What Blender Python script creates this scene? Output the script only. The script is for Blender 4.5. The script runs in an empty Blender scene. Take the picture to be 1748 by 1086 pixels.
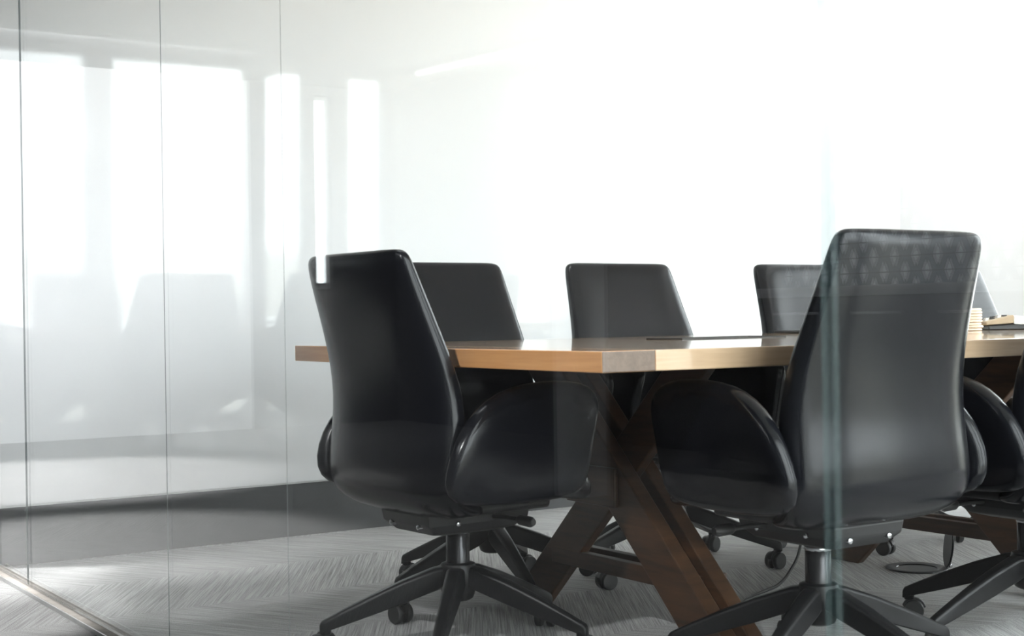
import bpy, bmesh, math, random
from mathutils import Vector, Matrix
random.seed(7)
PI = math.pi
S = bpy.context.scene
COL = S.collection

# ------------------------------------------------------------------ helpers
def mesh_obj(name, bm, mat, parent=None, smooth=True, bevel=0, seg=2, subsurf=0, angle=40):
    bmesh.ops.recalc_face_normals(bm, faces=bm.faces[:])
    me = bpy.data.meshes.new(name)
    bm.to_mesh(me); bm.free()
    for m in (mat if isinstance(mat, (list, tuple)) else [mat]):
        me.materials.append(m)
    if smooth:
        me.polygons.foreach_set('use_smooth', [True] * len(me.polygons))
        if not subsurf:
            me.set_sharp_from_angle(angle=math.radians(angle))
    o = bpy.data.objects.new(name, me); COL.objects.link(o)
    if parent is not None: o.parent = parent
    if bevel:
        b = o.modifiers.new('bevel', 'BEVEL'); b.width = bevel; b.segments = seg
        b.limit_method = 'ANGLE'; b.angle_limit = math.radians(35); b.harden_normals = False
    if subsurf:
        s = o.modifiers.new('sub', 'SUBSURF'); s.levels = subsurf; s.render_levels = subsurf
    return o

def empty(name, loc=(0, 0, 0), rz=0):
    o = bpy.data.objects.new(name, None); COL.objects.link(o)
    o.location = loc; o.rotation_euler = (0, 0, rz); o.empty_display_size = .1
    return o

def tag(o, label, cat, group=None):
    o['label'] = label; o['category'] = cat
    if group: o['group'] = group
    return o

def struct(o):
    o['kind'] = 'structure'; return o

def box(bm, lo, hi, M=None):
    vs = [Vector((x, y, z)) for x in (lo[0], hi[0]) for y in (lo[1], hi[1]) for z in (lo[2], hi[2])]
    if M is not None: vs = [M @ v for v in vs]
    v = [bm.verts.new(p) for p in vs]
    fs = []
    for a in ((0, 1, 3, 2), (4, 6, 7, 5), (0, 4, 5, 1), (2, 3, 7, 6), (0, 2, 6, 4), (1, 5, 7, 3)):
        fs.append(bm.faces.new([v[i] for i in a]))
    return fs

def boxm(lo, hi):
    bm = bmesh.new(); box(bm, lo, hi); return bm

def loft(bm, secs, cap=True, closed=True):
    rows = [[bm.verts.new(p) for p in s] for s in secs]
    n = len(rows[0])
    for a, b in zip(rows, rows[1:]):
        for i in range(n if closed else n - 1):
            j = (i + 1) % n
            bm.faces.new([a[i], a[j], b[j], b[i]])
    if cap:
        bm.faces.new(rows[0][::-1]); bm.faces.new(rows[-1])
    return rows

def lathe(bm, prof, n=32, M=None):
    secs = []
    for r, z in prof:
        ring = [Vector((r * math.cos(2 * PI * k / n), r * math.sin(2 * PI * k / n), z)) for k in range(n)]
        secs.append([M @ p for p in ring] if M is not None else ring)
    loft(bm, secs)

def prism(bm, poly, lo, hi, axis='x'):
    """extrude a 2-D outline: axis x -> poly is (y,z); axis z -> poly is (x,y)"""
    def P(a, b, c): return Vector((c, a, b)) if axis == 'x' else Vector((a, b, c))
    A = [bm.verts.new(P(a, b, lo)) for a, b in poly]
    B = [bm.verts.new(P(a, b, hi)) for a, b in poly]
    n = len(poly); out = []
    out.append(bm.faces.new(A[::-1])); out.append(bm.faces.new(B))
    for i in range(n):
        j = (i + 1) % n
        out.append(bm.faces.new([A[i], A[j], B[j], B[i]]))
    return out

def tube(bm, pts, r, n=10):
    pts = [Vector(p) for p in pts]; secs = []
    for i, p in enumerate(pts):
        t = (pts[min(i + 1, len(pts) - 1)] - pts[max(i - 1, 0)]).normalized()
        a = t.cross(Vector((0.13, 0.31, 0.94))).normalized(); b = t.cross(a)
        rr = r[i] if isinstance(r, (list, tuple)) else r
        secs.append([p + a * rr * math.cos(2 * PI * k / n) + b * rr * math.sin(2 * PI * k / n) for k in range(n)])
    loft(bm, secs)

# ------------------------------------------------------------------ materials
class NT:
    def __init__(s, name):
        s.m = bpy.data.materials.new(name); s.m.use_nodes = True
        s.t = s.m.node_tree; s.t.nodes.clear()
        s.out = s.n('ShaderNodeOutputMaterial')
    def n(s, typ, **kw):
        x = s.t.nodes.new(typ)
        for k, v in kw.items(): setattr(x, k, v)
        return x
    def l(s, a, b): s.t.links.new(a, b)
    def math(s, op, a, b=None):
        x = s.n('ShaderNodeMath', operation=op)
        for i, v in enumerate((a, b)):
            if v is None: continue
            if isinstance(v, (int, float)): x.inputs[i].default_value = v
            else: s.l(v, x.inputs[i])
        return x.outputs[0]
    def mix(s, f, a, b):
        x = s.n('ShaderNodeMix', data_type='RGBA')
        if isinstance(f, (int, float)): x.inputs[0].default_value = f
        else: s.l(f, x.inputs[0])
        for i, v in ((6, a), (7, b)):
            if isinstance(v, tuple): x.inputs[i].default_value = (*v, 1)
            else: s.l(v, x.inputs[i])
        return x.outputs[2]
    def ramp(s, f, lo, hi):
        x = s.n('ShaderNodeMapRange'); s.l(f, x.inputs[0])
        x.inputs[1].default_value = lo; x.inputs[2].default_value = hi
        return x.outputs[0]

def principled(name, col, rough=.5, metal=0, spec=.5, coat=0, coat_rough=.05, coat_ior=1.5, noise=None, bump=None, colvar=None):
    g = NT(name); p = g.n('ShaderNodeBsdfPrincipled'); g.l(p.outputs[0], g.out.inputs[0])
    p.inputs['Base Color'].default_value = (*col, 1); p.inputs['Roughness'].default_value = rough
    p.inputs['Metallic'].default_value = metal; p.inputs['Specular IOR Level'].default_value = spec
    p.inputs['Coat Weight'].default_value = coat; p.inputs['Coat Roughness'].default_value = coat_rough
    p.inputs['Coat IOR'].default_value = coat_ior
    tc = g.n('ShaderNodeTexCoord')
    if colvar:
        nz = g.n('ShaderNodeTexNoise'); nz.inputs['Scale'].default_value = colvar[0]; g.l(tc.outputs['Object'], nz.inputs['Vector'])
        g.l(g.mix(g.ramp(nz.outputs[0], .3, .7), col, colvar[1]), p.inputs['Base Color'])
    if bump:
        nz = g.n('ShaderNodeTexNoise'); nz.inputs['Scale'].default_value = bump[0]; nz.inputs['Detail'].default_value = 4
        g.l(tc.outputs['Object'], nz.inputs['Vector'])
        b = g.n('ShaderNodeBump'); b.inputs['Strength'].default_value = bump[1]; b.inputs['Distance'].default_value = bump[2]
        g.l(nz.outputs[0], b.inputs['Height']); g.l(b.outputs[0], p.inputs['Normal'])
    return g.m

def wood(name, a, b, scale, rough=.4, coat=0, coat_rough=.1, knots=0):
    g = NT(name); p = g.n('ShaderNodeBsdfPrincipled'); g.l(p.outputs[0], g.out.inputs[0])
    p.inputs['Roughness'].default_value = rough; p.inputs['Coat Weight'].default_value = coat; p.inputs['Coat Roughness'].default_value = coat_rough
    tc = g.n('ShaderNodeTexCoord'); mp = g.n('ShaderNodeMapping'); mp.inputs['Scale'].default_value = scale
    g.l(tc.outputs['Object'], mp.inputs['Vector'])
    n1 = g.n('ShaderNodeTexNoise'); n1.inputs['Scale'].default_value = 1; n1.inputs['Detail'].default_value = 6; n1.inputs['Distortion'].default_value = .6
    g.l(mp.outputs[0], n1.inputs['Vector'])
    n2 = g.n('ShaderNodeTexNoise'); n2.inputs['Scale'].default_value = 5; n2.inputs['Detail'].default_value = 3
    g.l(mp.outputs[0], n2.inputs['Vector'])
    f = g.math('ADD', g.math('MULTIPLY', n1.outputs[0], .7), g.math('MULTIPLY', n2.outputs[0], .3))
    g.l(g.mix(g.ramp(f, .32, .68), a, b), p.inputs['Base Color'])
    bp = g.n('ShaderNodeBump'); bp.inputs['Strength'].default_value = .08; bp.inputs['Distance'].default_value = .001
    g.l(n2.outputs[0], bp.inputs['Height']); g.l(bp.outputs[0], p.inputs['Normal'])
    return g.m

def carpet(name, lo, hi):
    """plank carpet laid as chevrons: streaks run along alternating diagonals"""
    g = NT(name); p = g.n('ShaderNodeBsdfPrincipled'); g.l(p.outputs[0], g.out.inputs[0])
    p.inputs['Roughness'].default_value = .95; p.inputs['Specular IOR Level'].default_value = .15
    ge = g.n('ShaderNodeNewGeometry'); sp = g.n('ShaderNodeSeparateXYZ'); g.l(ge.outputs['Position'], sp.inputs[0])
    x, y = sp.outputs[0], sp.outputs[1]
    W = .5
    fr = g.math('DIVIDE', g.math('ADD', y, 10.12), W)
    par = g.math('MODULO', g.math('FLOOR', fr), 2.0)
    sgn = g.math('SUBTRACT', g.math('MULTIPLY', par, 2.0), 1.0)
    u = g.math('ADD', x, g.math('MULTIPLY', g.math('MULTIPLY', y, sgn), .62))     # across the streak
    v = g.math('SUBTRACT', g.math('MULTIPLY', x, .62), g.math('MULTIPLY', y, sgn)) # along the streak
    cb = g.n('ShaderNodeCombineXYZ')
    g.l(g.math('MULTIPLY', u, 240), cb.inputs[0]); g.l(g.math('MULTIPLY', v, 4), cb.inputs[1]); g.l(g.math('MULTIPLY', g.math('FLOOR', fr), 3.7), cb.inputs[2])
    n1 = g.n('ShaderNodeTexNoise'); n1.inputs['Scale'].default_value = 1; n1.inputs['Detail'].default_value = 5; n1.inputs['Distortion'].default_value = .0; g.l(cb.outputs[0], n1.inputs['Vector'])
    n2 = g.n('ShaderNodeTexNoise'); n2.inputs['Scale'].default_value = 380; n2.inputs['Detail'].default_value = 2; g.l(ge.outputs['Position'], n2.inputs['Vector'])
    n3 = g.n('ShaderNodeTexNoise'); n3.inputs['Scale'].default_value = 2.2; g.l(cb.outputs[0], n3.inputs['Vector'])
    f = g.math('ADD', g.math('MULTIPLY', n1.outputs[0], .5), g.math('MULTIPLY', n2.outputs[0], .5))
    g.l(g.mix(g.ramp(f, .37, .63), lo, hi), p.inputs['Base Color'])
    b = g.n('ShaderNodeBump'); b.inputs['Strength'].default_value = .5; b.inputs['Distance'].default_value = .004
    g.l(f, b.inputs['Height']); g.l(b.outputs[0], p.inputs['Normal'])
    return g.m

def glass(name, tint=(.98, .986, .986), f0=.04):
    """thin clear pane: Schlick reflection over straight-through transmission"""
    g = NT(name)
    ge = g.n('ShaderNodeNewGeometry')
    d = g.n('ShaderNodeVectorMath', operation='DOT_PRODUCT'); g.l(ge.outputs['Incoming'], d.inputs[0]); g.l(ge.outputs['Normal'], d.inputs[1])
    c = g.math('ABSOLUTE', d.outputs['Value'])
    k = g.math('POWER', g.math('SUBTRACT', 1.0, c), 5.0)
    f = g.math('ADD', f0, g.math('MULTIPLY', k, 1 - f0))
    tr = g.n('ShaderNodeBsdfTransparent'); tr.inputs[0].default_value = (*tint, 1)
    gl = g.n('ShaderNodeBsdfGlossy'); gl.inputs['Roughness'].default_value = 0.0; gl.inputs[0].default_value = (1, 1, 1, 1)
    mx = g.n('ShaderNodeMixShader'); g.l(f, mx.inputs[0]); g.l(tr.outputs[0], mx.inputs[1]); g.l(gl.outputs[0], mx.inputs[2])
    g.l(mx.outputs[0], g.out.inputs[0])
    return g.m

def emission(name, col, st):
    g = NT(name); e = g.n('ShaderNodeEmission'); e.inputs[0].default_value = (*col, 1); e.inputs[1].default_value = st
    g.l(e.outputs[0], g.out.inputs[0]); return g.m

def seal_mat(name):
    g = NT(name)
    tr = g.n('ShaderNodeBsdfTransparent'); tr.inputs[0].default_value = (.94, .97, .97, 1)
    p = g.n('ShaderNodeBsdfPrincipled'); p.inputs['Base Color'].default_value = (.24, .36, .37, 1); p.inputs['Roughness'].default_value = .2
    mx = g.n('ShaderNodeMixShader'); mx.inputs[0].default_value = .14
    g.l(tr.outputs[0], mx.inputs[1]); g.l(p.outputs[0], mx.inputs[2]); g.l(mx.outputs[0], g.out.inputs[0])
    return g.m

def tile_mat(name):
    """glazed wall tile laid in a diamond lattice with darker joints"""
    g = NT(name); p = g.n('ShaderNodeBsdfPrincipled'); g.l(p.outputs[0], g.out.inputs[0])
    p.inputs['Roughness'].default_value = .2
    ge = g.n('ShaderNodeNewGeometry'); sp = g.n('ShaderNodeSeparateXYZ'); g.l(ge.outputs['Position'], sp.inputs[0])
    a = g.math('DIVIDE', sp.outputs[1], .135); b = g.math('DIVIDE', sp.outputs[2], .155)
    def cell(off):
        fa = g.math('SUBTRACT', g.math('FRACT', g.math('ADD', a, 20 + off)), .5)
        fb = g.math('SUBTRACT', g.math('FRACT', g.math('ADD', b, 20 + off)), .5)
        return g.math('ADD', g.math('MULTIPLY', g.math('ABSOLUTE', fa), 1.9), g.math('ABSOLUTE', fb))
    d = g.math('MINIMUM', cell(0.0), cell(.5))
    inside = g.math('LESS_THAN', d, .36); core = g.math('LESS_THAN', d, .44)
    jr = g.math('LESS_THAN', g.math('ABSOLUTE', g.math('SUBTRACT', g.math('FRACT', g.math('MULTIPLY', b, 2.0)), .5)), .47)
    joint = g.math('MAXIMUM', g.math('SUBTRACT', core, inside), g.math('SUBTRACT', 1.0, jr))
    c1 = g.mix(inside, (.19, .225, .25), (.74, .79, .83))
    g.l(g.mix(joint, c1, (.05, .055, .06)), p.inputs['Base Color'])
    return g.m

LEATHER = principled('leather', (.0042, .0046, .0064), .21, bump=(420, .10, .0004), spec=.24)
PLASTIC = principled('plastic', (.012, .012, .0125), .42, bump=(900, .05, .0003))
BASEMETAL = principled('base_paint', (.008, .008, .0085), .38, spec=.2, bump=(700, .05, .0003))
CHROME = principled('steel', (.55, .56, .57), .16, metal=1, colvar=(40, (.5, .5, .52)))
COLUMNM = principled('column_steel', (.03, .03, .032), .22, metal=.6, colvar=(30, (.04, .04, .042)))
RUBBER = principled('caster_rubber', (.01, .01, .01), .5, colvar=(60, (.015, .015, .015)))
WALNUT = wood('walnut', (.028, .013, .006), (.095, .045, .020), (2.2, 2.2, 22), .45)
WALNUT_H = wood('walnut_rail', (.026, .014, .008), (.09, .047, .025), (22, 2, 22), .45)
MAPLE = wood('maple', (.40, .27, .16), (.56, .40, .26), (1.6, 30, 30), .35, coat=1, coat_rough=.05)
CHERRY = wood('cherry', (.66, .30, .10), (.86, .45, .185), (26, 1.6, 26), .35, coat=1, coat_rough=.05)
ENDGRAIN = wood('end_grain', (.085, .055, .037), (.15, .10, .07), (60, 60, 60), .5, coat=.4, coat_rough=.15)
WHITEBOARD = principled('white_glass_board', (.84, .845, .85), .6, spec=.1, coat=1, coat_rough=.04, coat_ior=1.85, colvar=(.8, (.83, .835, .842)))
BASEBOARD = principled('black_glass_base', (.045, .047, .05), .5, coat=.6, coat_rough=.2, coat_ior=1.5, colvar=(9, (.052, .054, .057)), bump=(40, .05, .002))
ALU = principled('aluminium', (.62, .62, .61), .3, metal=.9, colvar=(20, (.55, .55, .55)))
BRONZE = principled('track_strip', (.13, .12, .108), .7, spec=.2, colvar=(35, (.17, .157, .142)))
FRAME = principled('window_frame', (.42, .42, .42), .45, colvar=(8, (.38, .38, .39)))
PAINT = principled('white_paint', (.84, .84, .835), .8, colvar=(2, (.82, .82, .82)), bump=(120, .04, .001))
CEILM = principled('ceiling_paint', (.86, .86, .855), .9, colvar=(1.5, (.84, .84, .835)), bump=(90, .06, .001))
DARKWALL = principled('dark_wall', (.045, .046, .048), .7, colvar=(2, (.055, .055, .056)))
COUNTER = principled('counter_stone', (.40, .41, .42), .3, colvar=(30, (.46, .46, .47)))
CABINET = principled('cabinet_front', (.03, .03, .032), .5, colvar=(6, (.035, .035, .036)))
CARPET = carpet('room_carpet', (.19, .187, .184), (.56, .555, .55))
HALLFLOOR = carpet('hall_carpet', (.07, .07, .069), (.17, .17, .168))
GLASS = glass('partition_glass')
WINGLASS = glass('window_glass', (.95, .965, .96))
SEAL = seal_mat('door_seal')
TILE = tile_mat('diamond_tile')
LAMP = emission('lamp_diffuser', (1, .99, .97), 12)
PAPERDISC = principled('coaster_cork', (.80, .66, .52), .8, colvar=(90, (.88, .78, .66)))
PHONETAN = principled('phone_tan', (.42, .33, .22), .5, colvar=(60, (.45, .36, .25)))
PHONEWHITE = principled('phone_white', (.8, .8, .79), .4, colvar=(30, (.76, .76, .76)))
JOINT = principled('pane_joint', (.10, .12, .12), .3, colvar=(12, (.13, .15, .15)))

# ------------------------------------------------------------------ camera  (50 mm look, eye 0.81 m above the floor, in the hall)
YAW, PITCH, ROLL, FPX, EYE = math.radians(33.54), -.0006, -.01527, 2428.0, .81
F = Vector((math.sin(YAW), math.cos(YAW), 0)); R = Vector((math.cos(YAW), -math.sin(YAW), 0)); U = Vector((0, 0, 1))
F2 = F * math.cos(PITCH) + U * math.sin(PITCH); U2 = U * math.cos(PITCH) - F * math.sin(PITCH)
R3 = R * math.cos(ROLL) + U2 * math.sin(ROLL); U3 = U2 * math.cos(ROLL) - R * math.sin(ROLL)
cam_d = bpy.data.cameras.new('camera'); cam = bpy.data.objects.new('camera', cam_d); COL.objects.link(cam)
M = Matrix((R3, U3, -F2)).transposed().to_4x4(); M.translation = (0, 0, EYE); cam.matrix_world = M
cam_d.sensor_width = 36; cam_d.lens = 36 * FPX / 1748; cam_d.clip_start = .02
cam_d.dof.use_dof = True; cam_d.dof.focus_distance = 4.2; cam_d.dof.aperture_fstop = 6.5
S.camera = cam

# ------------------------------------------------------------------ the setting
GX, WY, OY, EX, CZ = 1.165, 4.911, .75, 5.6, 2.45      # glass plane, white wall, window wall, end wall, ceiling height
HX, HY0, HY1 = -3.2, -3.0, 10.0                         # hall: far side, ends

struct(mesh_obj('floor', boxm((GX, OY - .2, -.1), (EX + .2, WY + .12, 0)), CARPET, smooth=False))
struct(mesh_obj('floor_hall', boxm((HX - .2, HY0 - .2, -.1), (GX, HY1 + .2, 0)), HALLFLOOR, smooth=False))
struct(mesh_obj('ceiling', boxm((GX - .02, OY - .2, CZ), (EX + .2, WY + .12, CZ + .15)), CEILM, smooth=False))
struct(mesh_obj('ceiling_hall', boxm((HX - .2, HY0 - .2, 2.62), (GX - .02, HY1 + .2, 2.77)), DARKWALL, smooth=False))

# white glossy board wall, leaning a degree into the room, over a black base
TILT = math.radians(1.05)
BH = .2024
bm = bmesh.new()
dy = math.tan(TILT) * (CZ - BH)
vs = [(WY, BH), (WY - dy, CZ), (WY + .12, CZ), (WY + .12, BH)]
prism(bm, vs, GX - .02, EX, 'x')
struct(mesh_obj('wall_back', bm, WHITEBOARD, smooth=False))
struct(mesh_obj('baseboard_back', boxm((GX - .02, WY - .001, 0), (EX, WY + .12, BH - .006)), BASEBOARD, smooth=False))
struct(mesh_obj('trim_1', boxm((GX - .02, WY - .004, BH - .006), (EX, WY + .1, BH)), ALU, smooth=False))

def windowed_wall(tag_n, axis, plane, thick, lo, hi, ztop, openings, zb=0.0, mat=PAINT, depth=.10):
    """wall along x (axis 'x') or y with floor-to-head openings; returns nothing"""
    bm = bmesh.new()
    def put(a, b, z0, z1):
        if b - a < 1e-4 or z1 - z0 < 1e-4: return
        if axis == 'x': box(bm, (a, plane - thick, z0), (b, plane, z1))
        else: box(bm, (plane, a, z0), (plane + thick, b, z1))
    cur = lo
    for a, b, z0, z1 in openings:
        put(cur, a, 0, ztop); put(a, b, z1, ztop); put(a, b, 0, z0); cur = b
    put(cur, hi, 0, ztop)
    struct(mesh_obj(tag_n, bm, mat, smooth=False))

WN = [10]
def window(axis, plane, a, b, z0, z1, inward, fw=.03):
    """frame with a glass pane; inward = frame depth toward the room (signed)"""
    WN[0] += 1
    bm = bmesh.new(); q0, q1 = sorted((plane, plane + inward))
    def put(a0, a1, c0, c1):
        if axis == 'x': box(bm, (a0, q0, c0), (a1, q1, c1))
        else: box(bm, (q0, a0, c0), (q1, a1, c1))
    put(a, a + fw, z0, z1); put(b - fw, b, z0, z1); put(a + fw, b - fw, z0, z0 + .05); put(a + fw, b - fw, z1 - .025, z1)
    w = struct(mesh_obj('window_%d' % WN[0], bm, FRAME, smooth=False))
    m = plane + inward * .5
    if axis == 'x': pb = boxm((a + fw, m - .004, z0 + .05), (b - fw, m + .004, z1 - .025))
    else: pb = boxm((m - .004, a + fw, z0 + .05), (m + .004, b - fw, z1 - .025))
    mesh_obj('pane', pb, WINGLASS, w, smooth=False)

OP = [(1.40, 2.773, .0, 2.39), (2.903, 3.861, .0, 2.39), (3.955, 4.287, .0, 2.39), (4.387, 4.482, .0, 2.39), (4.59, 4.905, .0, 2.39)]
windowed_wall('wall_right', 'x', OY, .12, GX, EX + .12, CZ, OP)
for a, b, z0, z1 in OP: window('x', OY, a, b, z0, z1, -.10, .022)
OE = [(1.22, 1.82, 0, 2.40), (2.25, 4.05, .0, 2.42)]
windowed_wall('wall_front', 'y', EX, .12, OY, WY + .12, CZ, OE)
for a, b, z0, z1 in OE: window('y', EX, a, b, z0, z1, .10)
# column and soffit where the facade steps
struct(mesh_obj('trim_2', boxm((3.861, OY, 0), (3.95, OY + .07, 2.31)), FRAME, smooth=False))
struct(mesh_obj('ceiling_beam', boxm((3.80, OY, 2.31), (3.98, 2.3, CZ)), CEILM, smooth=False))

# ---- the glass partition
ZT = 2.43
joints = [OY, 1.120, 1.607, 2.561, 3.233, 4.470, WY - .002]
n = 0
for a, b in zip(joints, joints[1:]):
    n += 1
    bm = boxm((GX - .005, a, .012), (GX + .005, b, ZT)); bm.normal_update()
    bmesh.ops.delete(bm, geom=[f for f in bm.faces if abs(f.normal.y) > .5], context='FACES')   # neighbouring panes are butted edge to edge
    struct(mesh_obj('window_%d' % n, bm, GLASS, smooth=False))
for a, w in ((2.561, .0003), (3.233, .0006), (4.470, .0018)):
    n += 1
    struct(mesh_obj('trim_%d' % n, boxm((GX - 1.4 * w, a - w, .012), (GX + 1.4 * w, a + w, ZT)), JOINT, smooth=False))
struct(mesh_obj('trim_20', boxm((GX - .006, 1.112, .012), (GX + .006, 1.128, ZT)), SEAL, smooth=False, bevel=.002))
bm = bmesh.new(); box(bm, (GX - .029, OY, 0), (GX + .030, WY - .002, .008))
struct(mesh_obj('trim_21', bm, BRONZE, smooth=False))
bm = bmesh.new(); box(bm, (GX - .035, OY, 0), (GX - .031, WY - .002, .012))
struct(mesh_obj('trim_22', bm, ALU, smooth=False))
struct(mesh_obj('trim_23', boxm((GX - .03, OY, ZT), (GX + .03, WY - .05, CZ)), ALU, smooth=False))

# ---- the hall behind the camera (seen mirrored in the glass)
struct(mesh_obj('wall_hall_side', boxm((HX - .15, HY0, 0), (HX, HY1, 2.62)), DARKWALL, smooth=False))
struct(mesh_obj('wall_hall_near', boxm((HX - .15, HY0 - .15, 0), (GX + .1, HY0, 2.62)), DARKWALL, smooth=False))
windowed_wall('wall_hall_far', 'x', HY1 + .12, .12, HX, -1.95, 2.62, [(-2.62, -2.50, 1.05, 2.55)], mat=DARKWALL)
struct(mesh_obj('wall_hall_end', boxm((-1.95, HY1, 0), (GX + .12, HY1 + .12, 2.62)), PAINT, smooth=False))
window('x', HY1 + .1, -2.62, -2.50, 1.05, 2.55, -.05, .008)
struct(mesh_obj('wall_hall_outer', boxm((GX, HY0, 0), (GX + .12, OY - .12, 2.62)), PAINT, smooth=False))
struct(mesh_obj('wall_hall_inner', boxm((GX - .02, WY + .12, 0), (GX + .12, HY1, 2.62)), PAINT, smooth=False))
struct(mesh_obj('wall_tiled', boxm((HX, 3.6, .93), (HX + .012, 5.65, 1.55)), TILE, smooth=False))
struct(mesh_obj('column', boxm((-1.56, 5.10, 0), (-1.39, 5.27, 2.62)), FRAME, smooth=False))
kc = empty('kitchen_counter', (HX + .32, 4.65, 0))
tag(kc, 'dark kitchenette counter with a pale stone top against the tiled hall wall', 'counter')
mesh_obj('worktop', boxm((-.30, -1.02, .885), (.34, 1.02, .93)), COUNTER, kc, bevel=.003)
mesh_obj('cabinet', boxm((-.30, -1.0, .08), (.30, 1.0, .885)), CABINET, kc, bevel=.002)
mesh_obj('plinth', boxm((-.30, -1.0, 0), (.24, 1.0, .08)), CABINET, kc)
for k in range(4):
    d = mesh_obj('door', boxm((.301, -.99 + k * .5, .10), (.32, -.51 + k * .5, .87)), CABINET, kc, bevel=.002)
    mesh_obj('handle', boxm((.321, -.9 + k * .5, .80), (.335, -.6 + k * .5, .812)), CHROME, d)

# ------------------------------------------------------------------ conference chair
def supers(W, T, nu=5.0, nv=2.8, N=32):
    out = []
    for k in range(N):
        a = 2 * PI * k / N + PI / N
        c, s = math.cos(a), math.sin(a)
        out.append((W / 2 * math.copysign(abs(c) ** (2 / nu), c), T / 2 * math.copysign(abs(s) ** (2 / nv), s)))
    return out

def backrest_bm():
    # (z, y of the middle surface, width, thickness, forward wrap of the edges)
    st = [(.972, -.286, .300, .014, .004), (.970, -.286, .345, .030, .005), (.962, -.285, .372, .046, .007), (.945, -.281, .384, .058, .009), (.90, -.270, .392, .066, .013),
          (.84, -.252, .404, .070, .017), (.77, -.230, .420, .074, .020), (.70, -.210, .440, .082, .024), (.63, -.198, .456, .090, .027),
          (.56, -.197, .466, .096, .028), (.49, -.204, .470, .100, .026), (.44, -.205, .468, .098, .022), (.408, -.193, .460, .086, .016),
          (.384, -.168, .440, .068, .010), (.371, -.128, .41, .050, .004), (.366, -.08, .37, .036, 0), (.366, -.04, .33, .028, 0)]
    P = [Vector((0, y, z)) for z, y, *_ in st]
    secs = []
    for i, (z, y, W, T, bend) in enumerate(st):
        t = (P[min(i + 1, len(P) - 1)] - P[max(i - 1, 0)]).normalized()
        nrm = Vector((0, -t.z, t.y))
        if nrm.y < 0 and z > .39: nrm = -nrm
        if z <= .39: nrm = Vector((0, abs(t.z), abs(t.y)))
        sec = []
        for u, v in supers(W * 1.15, T):
            w = v + bend * (2 * u / (W * 1.15)) ** 2
            sec.append(P[i] + Vector((u, 0, 0)) + nrm * w)
        secs.append(sec)
    bm = bmesh.new(); loft(bm, secs); return bm

def seat_bm():
    st = [(-.185, .425, .34, .06), (-.16, .425, .42, .095), (-.10, .427, .455, .110), (0, .430, .472, .112), (.10, .430, .478, .110), (.18, .424, .474, .106), (.225, .412, .462, .096),
          (.250, .395, .44, .070), (.258, .385, .40, .036)]
    bm = bmesh.new()
    loft(bm, [[Vector((u, y, z + v - (.010 if v > 0 else 0) * (1 - (2 * u / W) ** 2))) for u, v in supers(W, T, 6, 3)] for y, z, W, T in st])
    return bm

def arm_bm(side):
    # side view of the padded arm: outer outline, swept sideways with a soft bulge
    o = [(-.150, .392), (-.205, .402), (-.232, .44), (-.222, .50), (-.190, .562), (-.140, .612), (-.075, .648), (0, .664), (.09, .668), (.165, .662), (.205, .640),
         (.212, .600), (.190, .545), (.178, .48), (.172, .42), (.150, .392), (.05, .386), (-.06, .386)]
    cy = sum(p[0] for p in o) / len(o); cz = sum(p[1] for p in o) / len(o)
    secs = []
    for x, sc in ((-.024, .86), (-.021, .94), (-.012, .985), (0, 1.0), (.012, .985), (.021, .94), (.026, .86)):
        sec = []
        for y, z in o:
            yy, zz = cy + (y - cy) * sc, cz + (z - cz) * sc
            bul = .020 * max(0, 1 - ((z - .53) / .15) ** 2)
            sec.append(Vector((side * (.264 + x + bul + .012), yy, zz)))
        secs.append(sec)
    bm = bmesh.new(); loft(bm, secs); return bm

def leg_bm():
    # sloping arm of the five-star base along +x, ending in a downturned toe
    st = [(.022, .165, .205, .050), (.06, .146, .200, .046), (.14, .118, .172, .040), (.22, .092, .138, .034), (.285, .072, .108, .030), (.318, .062, .092, .028), (.334, .056, .084, .026), (.340, .054, .076, .020)]
    bm = bmesh.new()
    secs = []
    for x, z0, z1, w in st:
        h = w / 2; c = .006
        secs.append([Vector((x, -h, z0)), Vector((x, -h * .92, z1 - c)), Vector((x, -h * .6, z1)), Vector((x, h * .6, z1)), Vector((x, h * .92, z1 - c)), Vector((x, h, z0))])
    loft(bm, secs)
    lathe(bm, [(.011, .050), (.013, .054), (.014, .070)], 14, Matrix.Translation((.325, 0, 0)))
    return bm

def caster_bm():
    bm = bmesh.new()
    for s in (-1, 1):                                     # twin wheels
        Mx = Matrix.Translation((-.012, 0, .0265)) @ Matrix.Rotation(PI / 2, 4, 'X')
        a, b = (.007, .0245) if s > 0 else (-.0245, -.007)
        lathe(bm, [(.018, a), (.0245, a + .0005), (.0265, a + .003), (.0265, b - .003), (.0245, b - .0005), (.018, b), (.006, b + .0005 * s)], 26, Mx)
    arc = []                                              # hood over the wheels
    for k in range(9):
        t = math.radians(20 + 18.5 * k)
        arc.append((-.012 + .031 * math.cos(t), .0265 + .031 * math.sin(t)))
    secs = []
    for y in (-.0055, .0055):
        secs.append([Vector((x, y, z)) for x, z in arc] + [Vector((-.035, y, .030)), Vector((.010, y, .028))])
    loft(bm, secs)
    lathe(bm, [(.006, .030), (.0065, .058)], 12)
    return bm

MESH = {}
def shared(key, fn, mat, **kw):
    if key not in MESH:
        o = mesh_obj(key, fn(), mat, **kw)
        MESH[key] = o
        return o
    o = MESH[key].copy(); COL.objects.link(o); return o

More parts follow.
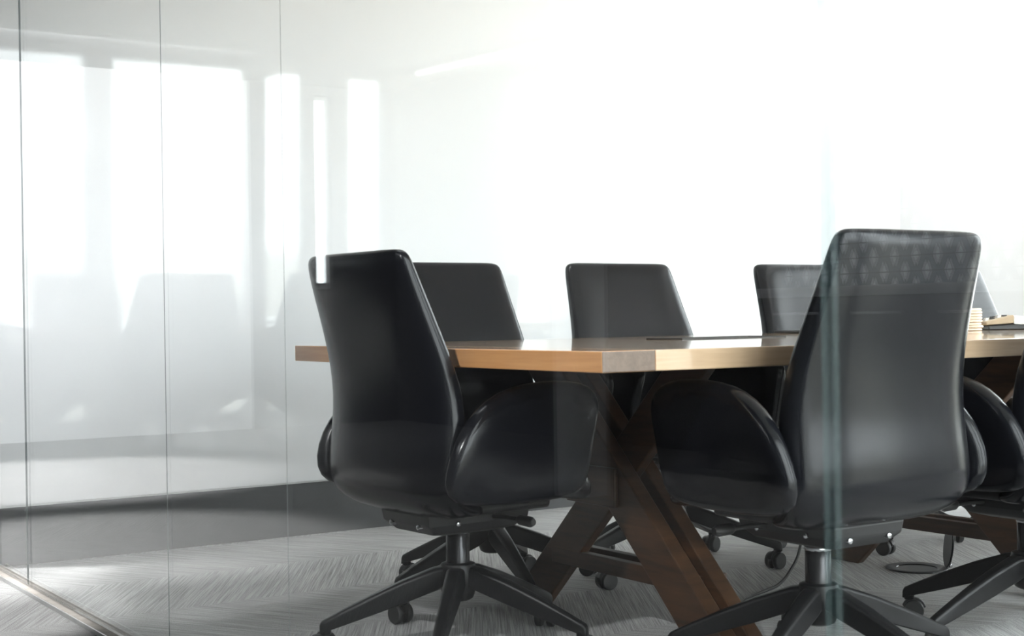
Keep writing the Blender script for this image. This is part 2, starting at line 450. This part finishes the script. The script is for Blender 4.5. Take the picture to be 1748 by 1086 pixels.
CHAIR_GROUP = 'black leather conference chairs around the table'
def make_chair():
    root = empty('conference_chair')
    mesh_obj('backrest', backrest_bm(), LEATHER, root, subsurf=1)
    mesh_obj('seat', seat_bm(), LEATHER, root, subsurf=1)
    for s in (-1, 1): mesh_obj('armrest', arm_bm(s), LEATHER, root, subsurf=1)
    # under the seat: pan, tilt mechanism with bolts, two paddle levers
    mesh_obj('seat_pan', boxm((-.16, -.13, .350), (.16, .17, .378)), PLASTIC, root, bevel=.012, seg=3)
    bm = bmesh.new()
    secs = [[Vector((x, y, z)) for x, y in ((-w, a), (w, a), (w, b), (-w, b))] for z, w, a, b in ((.293, .050, -.07, .07), (.302, .085, -.125, .11), (.325, .104, -.150, .14), (.354, .108, -.155, .145))]
    loft(bm, secs)
    mech = mesh_obj('tilt_mechanism', bm, PLASTIC, root, bevel=.005, smooth=False)
    for x, y, z, ax in ((-.103, -.07, .328, 'x'), (-.103, .08, .328, 'x'), (.103, -.07, .328, 'x'), (-.06, -.148, .322, 'y'), (.06, -.148, .322, 'y')):
        Mx = Matrix.Translation((x, y, z)) @ (Matrix.Rotation(PI / 2, 4, 'Y') if ax == 'x' else Matrix.Rotation(PI / 2, 4, 'X'))
        bm = bmesh.new(); lathe(bm, [(.004, -.008), (.0065, -.006), (.0065, .006), (.004, .008)], 14, Mx)
        mesh_obj('bolt', bm, CHROME, mech)
    for s, y in ((-1, .05), (1, .03)):
        bm = bmesh.new(); tube(bm, [(s * .07, y, .335), (s * .15, y + .01, .338), (s * .20, y + .015, .336)], .006, 10)
        tube(bm, [(s * .19, y + .015, .336), (s * .20, y + .015, .336), (s * .235, y + .018, .334), (s * .245, y + .018, .334)], [.008, .013, .013, .008], 14)
        mesh_obj('lever', bm, PLASTIC, root)
    bm = bmesh.new(); lathe(bm, [(.029, .19), (.029, .286), (.026, .290)], 30); mesh_obj('gas_column', bm, COLUMNM, root)
    bm = bmesh.new(); lathe(bm, [(.0295, .283), (.031, .285), (.031, .291), (.0295, .293)], 30); mesh_obj('column_collar', bm, CHROME, root)
    bm = bmesh.new(); lathe(bm, [(.016, .292), (.016, .31)], 18); mesh_obj('piston', bm, CHROME, root)
    bm = bmesh.new(); lathe(bm, [(.026, .118), (.036, .124), (.046, .150), (.046, .196), (.042, .208), (.032, .212)], 32); mesh_obj('hub', bm, BASEMETAL, root)
    leg0 = cas0 = None
    for k in range(5):
        if leg0 is None: leg = leg0 = mesh_obj('leg', leg_bm(), BASEMETAL, root, bevel=.003)
        else: leg = leg0.copy(); COL.objects.link(leg); leg.parent = root
        if cas0 is None: c = cas0 = mesh_obj('caster', caster_bm(), RUBBER, leg)
        else: c = cas0.copy(); COL.objects.link(c); c.parent = leg
        c.location = (.325, 0, 0)
    return root

def copy_tree(o, parent=None):
    c = o.copy(); COL.objects.link(c)
    if parent is not None: c.parent = parent
    for ch in [q for q in ALLCH.get(o.name, [])]: copy_tree(ch, c)
    return c

UPPER = ('backrest', 'seat', 'armrest', 'seat_pan', 'tilt_mechanism', 'lever', 'piston')
def pose(root, x, y, face, base_deg, dz, label):
    """face: direction the sitter looks, degrees; base_deg: direction of one base leg, degrees (both in the room)"""
    root.location = (x, y, 0); root.rotation_euler = (0, 0, math.radians(face - 90))
    k = 0
    for ch in [o for o in bpy.data.objects if o.parent == root]:
        nm = ch.name.split('.')[0]
        if nm in UPPER: ch.location = (0, 0, dz)
        if nm == 'leg':
            a = math.radians(base_deg + 72 * k - (face - 90)); k += 1
            ch.rotation_euler = (0, 0, a)
            for c in [o for o in bpy.data.objects if o.parent == ch]: c.rotation_euler = (0, 0, random.uniform(0, 2 * PI))
    tag(root, label, 'chair', CHAIR_GROUP)

proto = make_chair()
ALLCH = {}
for o in bpy.data.objects:
    if o.parent is not None: ALLCH.setdefault(o.parent.name, []).append(o)
CH = [(1.812, 2.99, 3, 157.7, -.005, 'black leather conference chair at the short end of the wooden table, back to the glass'),
      (2.305, 2.262, 90, 130, .005, 'large black leather conference chair seen from behind, hiding the middle of the table'),
      (3.01, 2.235, 90, 104, .0, 'black leather conference chair cut off by the right edge of the photo'),
      (2.262, 3.535, 270, 112, .012, 'black leather conference chair across the table, half hidden behind the chair at the table end'),
      (2.96, 3.535, 270, 27, .015, 'black leather conference chair across the table, fully visible above the tabletop'),
      (3.80, 3.535, 270, 241, .018, 'black leather conference chair across the table, partly behind the large chair on its left side'),
      (4.61, 3.535, 270, 200, .016, 'black leather conference chair across the table behind the coaster stack and conference phone')]
roots = [proto] + [copy_tree(proto) for _ in CH[1:]]
for r, a in zip(roots, CH): pose(r, *a)

# ------------------------------------------------------------------ the table
TX0, TX1, TY0, TY1, TZ, TT = 1.700, 5.10, 2.245, 3.672, .7394, .043
tb = empty('conference_table', ((TX0 + TX1) / 2, (TY0 + TY1) / 2, 0))
tag(tb, 'long wooden conference table with light top and dark crossed trestle legs', 'table')
TC = tb.location.copy()
def rel(x, y, z=0): return (x - TC.x, y - TC.y, z)
def bow(x):  # gentle boat-shaped bow of the long sides
    t = (x - TX0) / (TX1 - TX0); return .035 * 4 * t * (1 - t)
EB = .132
def board(name, xa, xb, mats, nseg, ends):
    near = [(xa + (xb - xa) * i / nseg) for i in range(nseg + 1)]
    poly = [(x - TC.x, TY0 - bow(x) - TC.y) for x in near] + [(x - TC.x, TY1 - TC.y) for x in reversed(near)]
    bm = bmesh.new(); fs = prism(bm, poly, TZ - TT, TZ, 'z')
    bm.normal_update()
    if ends:
        for f in fs:
            if abs(f.normal.y) > .7: f.material_index = 1
    return mesh_obj(name, bm, mats, tb, smooth=False, bevel=.0022, seg=2)
board('end_board', TX0, TX0 + EB, [CHERRY, ENDGRAIN], 2, True)
board('end_board', TX1 - EB, TX1, [CHERRY, ENDGRAIN], 2, True)
board('tabletop', TX0 + EB + .0006, TX1 - EB - .0006, [MAPLE], 24, False)
# power hatch let into the top
hx0, hx1, hy0, hy1 = 2.60, 3.00, 3.06, 3.22
bm = bmesh.new()
for a, b, c, d in ((hx0, hx1, hy0, hy0 + .005), (hx0, hx1, hy1 - .005, hy1), (hx0, hx0 + .005, hy0 + .005, hy1 - .005), (hx1 - .005, hx1, hy0 + .005, hy1 - .005)):
    box(bm, rel(a, c, TZ - .01), rel(b, d, TZ + .0035))
hf = mesh_obj('power_hatch', bm, PLASTIC, tb, smooth=False)
mesh_obj('hatch_lid', boxm(rel(hx0 + .0055, hy0 + .0055, TZ - .008), rel(hx1 - .0055, hy1 - .0055, TZ + .0012)), MAPLE, hf, smooth=False)

def beam(bm, p, q, w, x0, x1, chamfer=0):
    """straight timber in the y-z plane from p to q, width w, between x0 and x1, ends cut level"""
    p, q = Vector(p), Vector(q); t = (q - p).normalized(); nn = Vector((-t.y, t.x)); hw = w / 2
    k = 1 / abs(t.y)
    ph = Vector((hw * k, 0))
    poly = [(p.x - hw * k, p.y), (p.x + hw * k, p.y), (q.x + hw * k, q.y), (q.x - hw * k, q.y)]
    prism(bm, [(a - TC.y, b) for a, b in poly], x0 - TC.x, x1 - TC.x, 'x')
YC = (TY0 + TY1) / 2
ZU = TZ - TT - .001
for xt, sh in ((2.20, -.05), (3.40, -.10), (4.44, -.05)):
    yc = YC + sh
    bm = bmesh.new(); beam(bm, (yc - .43, .0), (yc + .29, ZU), .112, xt, xt + .045); mesh_obj('leg', bm, WALNUT, tb, smooth=False, bevel=.004)
    bm = bmesh.new(); beam(bm, (yc - .43, .0), (yc + .29, ZU), .112, xt + .075, xt + .12); mesh_obj('leg', bm, WALNUT, tb, smooth=False, bevel=.004)
    bm = bmesh.new(); beam(bm, (yc + .43, .0), (yc - .29, ZU), .112, xt + .0455, xt + .0745); mesh_obj('leg', bm, WALNUT, tb, smooth=False, bevel=.004)
    bm = bmesh.new(); box(bm, (xt - .014 - TC.x, -.065 + sh, .325), (xt - .0005 - TC.x, .145 + sh, .425)); mesh_obj('crossing_block', bm, WALNUT_H, tb, smooth=False, bevel=.004)
    for x0 in (xt + .004, xt + .078):
        bm = bmesh.new(); box(bm, (x0 - TC.x + (.041 if x0 < xt + .05 else .042), -.30 + sh, .135), (x0 - TC.x + (.07 if x0 < xt + .05 else .07), .30 + sh, .178))
        mesh_obj('stretcher', bm, WALNUT_H, tb, smooth=False, bevel=.003)

# ------------------------------------------------------------------ things on and under the table
def coaster(i):
    r = .044 + .0016 * math.sin(i * 2.3); z0 = TZ + i * .0096 + .0002
    bm = bmesh.new(); lathe(bm, [(r - .003, 0), (r, .002), (r, .0066), (r - .003, .0088)], 36)
    o = mesh_obj('coaster', bm, PAPERDISC)
    o.location = (4.00 + .002 * math.sin(i * 1.7), 3.20 + .0015 * math.cos(i * 2.9), z0)
    return o
names = ['bottom pale round coaster of the stack beside the conference phone', 'second pale round coaster from the bottom of the stack', 'third pale round coaster from the bottom of the stack',
         'fourth pale round coaster from the bottom of the stack', 'fourth pale round coaster from the top of the stack', 'third pale round coaster from the top of the stack',
         'second pale round coaster from the top of the stack', 'top pale round coaster of the stack beside the conference phone']
for i, nm in enumerate(names): tag(coaster(i), nm, 'coaster', 'coasters stacked on the table')

ph = empty('conference_phone', (4.235, 3.24, TZ + .0003), math.radians(-30))
tag(ph, 'tan and white wedge conference phone on a black base on the table', 'phone')
bm = bmesh.new(); prism(bm, [(-.08, 0), (.09, 0), (.09, .010), (.02, .018), (-.08, .014)], -.07, .07, 'x')
Mr = Matrix.Rotation(-PI / 2, 4, 'Z'); bmesh.ops.transform(bm, matrix=Mr, verts=bm.verts[:]); mesh_obj('base', bm, PLASTIC, ph, smooth=False, bevel=.003)
bm = bmesh.new(); prism(bm, [(-.085, .016), (.015, .022), (.015, .052), (-.085, .030)], -.06, .06, 'x'); bmesh.ops.transform(bm, matrix=Mr, verts=bm.verts[:]); mesh_obj('body', bm, PHONETAN, ph, smooth=False, bevel=.004)
bm = bmesh.new(); prism(bm, [(.016, .018), (.092, .014), (.092, .040), (.016, .050)], -.055, .055, 'x'); bmesh.ops.transform(bm, matrix=Mr, verts=bm.verts[:]); mesh_obj('speaker', bm, PHONEWHITE, ph, smooth=False, bevel=.004)
for i in range(4):
    for j in range(2):
        y = -.078 + i * .022; z = .030 + (y + .085) * .215
        bm = bmesh.new(); box(bm, (-.035 + j * .05, y, z - .002), (-.015 + j * .05, y + .012, z + .006)); bmesh.ops.transform(bm, matrix=Mr, verts=bm.verts[:])
        mesh_obj('button', bm, PHONEWHITE if (i + j) % 2 else PLASTIC, ph, smooth=False)

nb = mesh_obj('notebook', boxm((-.11, -.15, 0), (.11, .15, .009)), PLASTIC, smooth=False, bevel=.002)
nb.location = (3.62, 3.49, TZ + .0003)
tag(nb, 'thin black notebook lying closed near the far edge of the table', 'notebook')

fb = empty('floor_box', (3.52, 3.03, 0))
tag(fb, 'round black floor socket box with its lid tipped open under the table', 'floor box')
bm = bmesh.new(); lathe(bm, [(.060, .0015), (.062, .004), (.082, .007), (.094, .005), (.096, .0005), (.060, .0005)], 40); mesh_obj('ring', bm, BASEMETAL, fb)
bm = bmesh.new(); lathe(bm, [(.002, .0006), (.059, .0006), (.059, .0012), (.002, .0012)], 32); mesh_obj('socket_plate', bm, RUBBER, fb)
bm = bmesh.new(); lathe(bm, [(.002, -.003), (.066, -.003), (.068, 0), (.066, .003), (.002, .003)], 36, Matrix.Translation((.0675, -.070, .073)) @ Matrix.Rotation(math.radians(-40), 4, 'Z') @ Matrix.Rotation(math.radians(97), 4, 'Y'))
lid = mesh_obj('lid', bm, BASEMETAL, fb)
bm = bmesh.new(); lathe(bm, [(.002, -.008), (.006, -.007), (.006, .007), (.002, .008)], 12, Matrix.Translation((.066, -.074, .012)) @ Matrix.Rotation(PI / 2, 4, 'X'))
mesh_obj('hinge', bm, CHROME, fb)

# cable hanging from the table and curling over the carpet
pts = [(3.12, 3.10, .68), (3.115, 3.10, .45), (3.105, 3.10, .22), (3.085, 3.105, .09), (3.035, 3.10, .03), (2.965, 3.072, .008), (2.897, 3.046, .0052), (2.82, 3.015, .0052), (2.757, 2.982, .0052), (2.66, 2.91, .0052), (2.56, 2.87, .0052)]
def smooth_path(p, n=5):
    p = [Vector(q) for q in p]; out = []
    for i in range(len(p) - 1):
        a, b, c, d = p[max(i - 1, 0)], p[i], p[i + 1], p[min(i + 2, len(p) - 1)]
        for k in range(n):
            t = k / n
            out.append(.5 * ((2 * b) + (c - a) * t + (2 * a - 5 * b + 4 * c - d) * t * t + (3 * b - a - 3 * c + d) * t ** 3))
    out.append(p[-1]); return out
bm = bmesh.new(); tube(bm, smooth_path(pts), .0045, 10)
tag(mesh_obj('power_cable', bm, RUBBER), 'thin black power cable dropping from the table and curling over the grey carpet', 'cable')

# linear ceiling light above the far end of the table
ll = empty('ceiling_light', (5.08, 2.2, CZ))
tag(ll, 'narrow white linear ceiling light running across the room', 'ceiling light')
mesh_obj('housing', boxm((-.03, -1.3, -.03), (.03, 1.3, -.0005)), ALU, ll, smooth=False)
mesh_obj('diffuser', boxm((-.025, -1.29, -.036), (.025, 1.29, -.0305)), LAMP, ll, smooth=False)

# ------------------------------------------------------------------ light
SKY = 11.0
w = bpy.data.worlds.new('overcast_sky'); S.world = w; w.use_nodes = True
t = w.node_tree; t.nodes.clear()
out = t.nodes.new('ShaderNodeOutputWorld'); bg = t.nodes.new('ShaderNodeBackground'); t.links.new(bg.outputs[0], out.inputs[0])
tc = t.nodes.new('ShaderNodeTexCoord'); sp = t.nodes.new('ShaderNodeSeparateXYZ'); t.links.new(tc.outputs['Generated'], sp.inputs[0])
nz = t.nodes.new('ShaderNodeTexNoise'); nz.inputs['Scale'].default_value = 9; nz.inputs['Detail'].default_value = 5; t.links.new(tc.outputs['Generated'], nz.inputs['Vector'])
ad = t.nodes.new('ShaderNodeMath'); ad.operation = 'MULTIPLY_ADD'; t.links.new(nz.outputs[0], ad.inputs[0]); ad.inputs[1].default_value = -.024; t.links.new(sp.outputs[2], ad.inputs[2])
mr = t.nodes.new('ShaderNodeValToRGB'); t.links.new(ad.outputs[0], mr.inputs[0])
r = mr.color_ramp
r.elements[0].position = 0.0; r.elements[0].color = (.30, .305, .28, 1)
r.elements[1].position = .008; r.elements[1].color = (.93, .975, 1, 1)
e = r.elements.new(.0); e.color = (.30, .31, .27, 1)
t.links.new(mr.outputs[0], bg.inputs[0]); bg.inputs[1].default_value = SKY

def area(name, loc, rot, size, energy, col=(.94, .97, 1)):
    d = bpy.data.lights.new(name, 'AREA'); d.shape = 'RECTANGLE'; d.size, d.size_y = size; d.energy = energy; d.color = col
    o = bpy.data.objects.new(name, d); COL.objects.link(o); o.location = loc; o.rotation_euler = rot; return o
for x, y, e, a in ((.70, 5.15, 1350, 44), (.15, 7.5, 1900, 54), (.84, 4.2, 760, 26)):  # added unseen spots that brighten patches of the hall floor
    sd = bpy.data.lights.new('hall_downlight', 'SPOT'); sd.energy = e; sd.spot_size = math.radians(a); sd.spot_blend = .5; sd.shadow_soft_size = .06
    so = bpy.data.objects.new('hall_downlight', sd); COL.objects.link(so); so.location = (x, y, 2.6)
area('hall_ceiling_light', (-.9, 2.6, 2.6), (0, math.radians(-25), 0), (.5, 1.6), 26)  # added fill with no known fixture, lifts the table end from the hall side
for k in range(4):                                      # small spots washing the tiled wall
    d = bpy.data.lights.new('counter_spot', 'SPOT'); d.energy = 48; d.spot_size = math.radians(95); d.spot_blend = .6; d.shadow_soft_size = .015
    o = bpy.data.objects.new('counter_spot', d); COL.objects.link(o); o.location = (HX + .45, 3.95 + .47 * k, 2.3); o.rotation_euler = (0, math.radians(-14), 0)
area('hall_end_fill', (-.4, 8.9, 2.6), (math.radians(35), 0, 0), (2.4, .2), 130)  # added fill that brightens the hall end mirrored in the glass
td = bpy.data.lights.new('hall_accent_light', 'SPOT'); td.energy = 330; td.spot_size = math.radians(23); td.spot_blend = .7; td.shadow_soft_size = .08  # added spot shining through the glass to brighten the table's end face
to = bpy.data.objects.new('hall_accent_light', td); COL.objects.link(to); to.location = (-.7, 1.1, 2.55)
to.rotation_euler = (Vector((1.7, 2.75, .70)) - Vector((-.7, 1.1, 2.55))).to_track_quat('-Z', 'Y').to_euler()
area('ceiling_strip_wall', (4.2, 4.35, 2.44), (math.radians(20), 0, 0), (2.4, .08), 4.5)  # added unseen fill, lifts the right part of the white wall
area('ceiling_strip_end', (5.1, 3.7, 2.44), (0, math.radians(-45), 0), (.08, 1.8), 34)  # added unseen fill turned toward the end wall to whiten it
area('ceiling_strip_table', (2.1, 3.4, 2.44), (0, 0, 0), (1.5, .08), 12)  # added unseen fill for the darker left part of the white wall

# ------------------------------------------------------------------ render look
S.view_settings.view_transform = 'Standard'; S.view_settings.look = 'None'; S.view_settings.exposure = .17; S.view_settings.gamma = 1
S.view_settings.use_curve_mapping = False
c = S.cycles
c.use_denoising = True
try: c.denoiser = 'OPENIMAGEDENOISE'
except Exception: pass
c.max_bounces = 10; c.diffuse_bounces = 5; c.glossy_bounces = 6; c.transmission_bounces = 6; c.transparent_max_bounces = 24
c.sample_clamp_indirect = 6; c.caustics_reflective = False; c.caustics_refractive = False
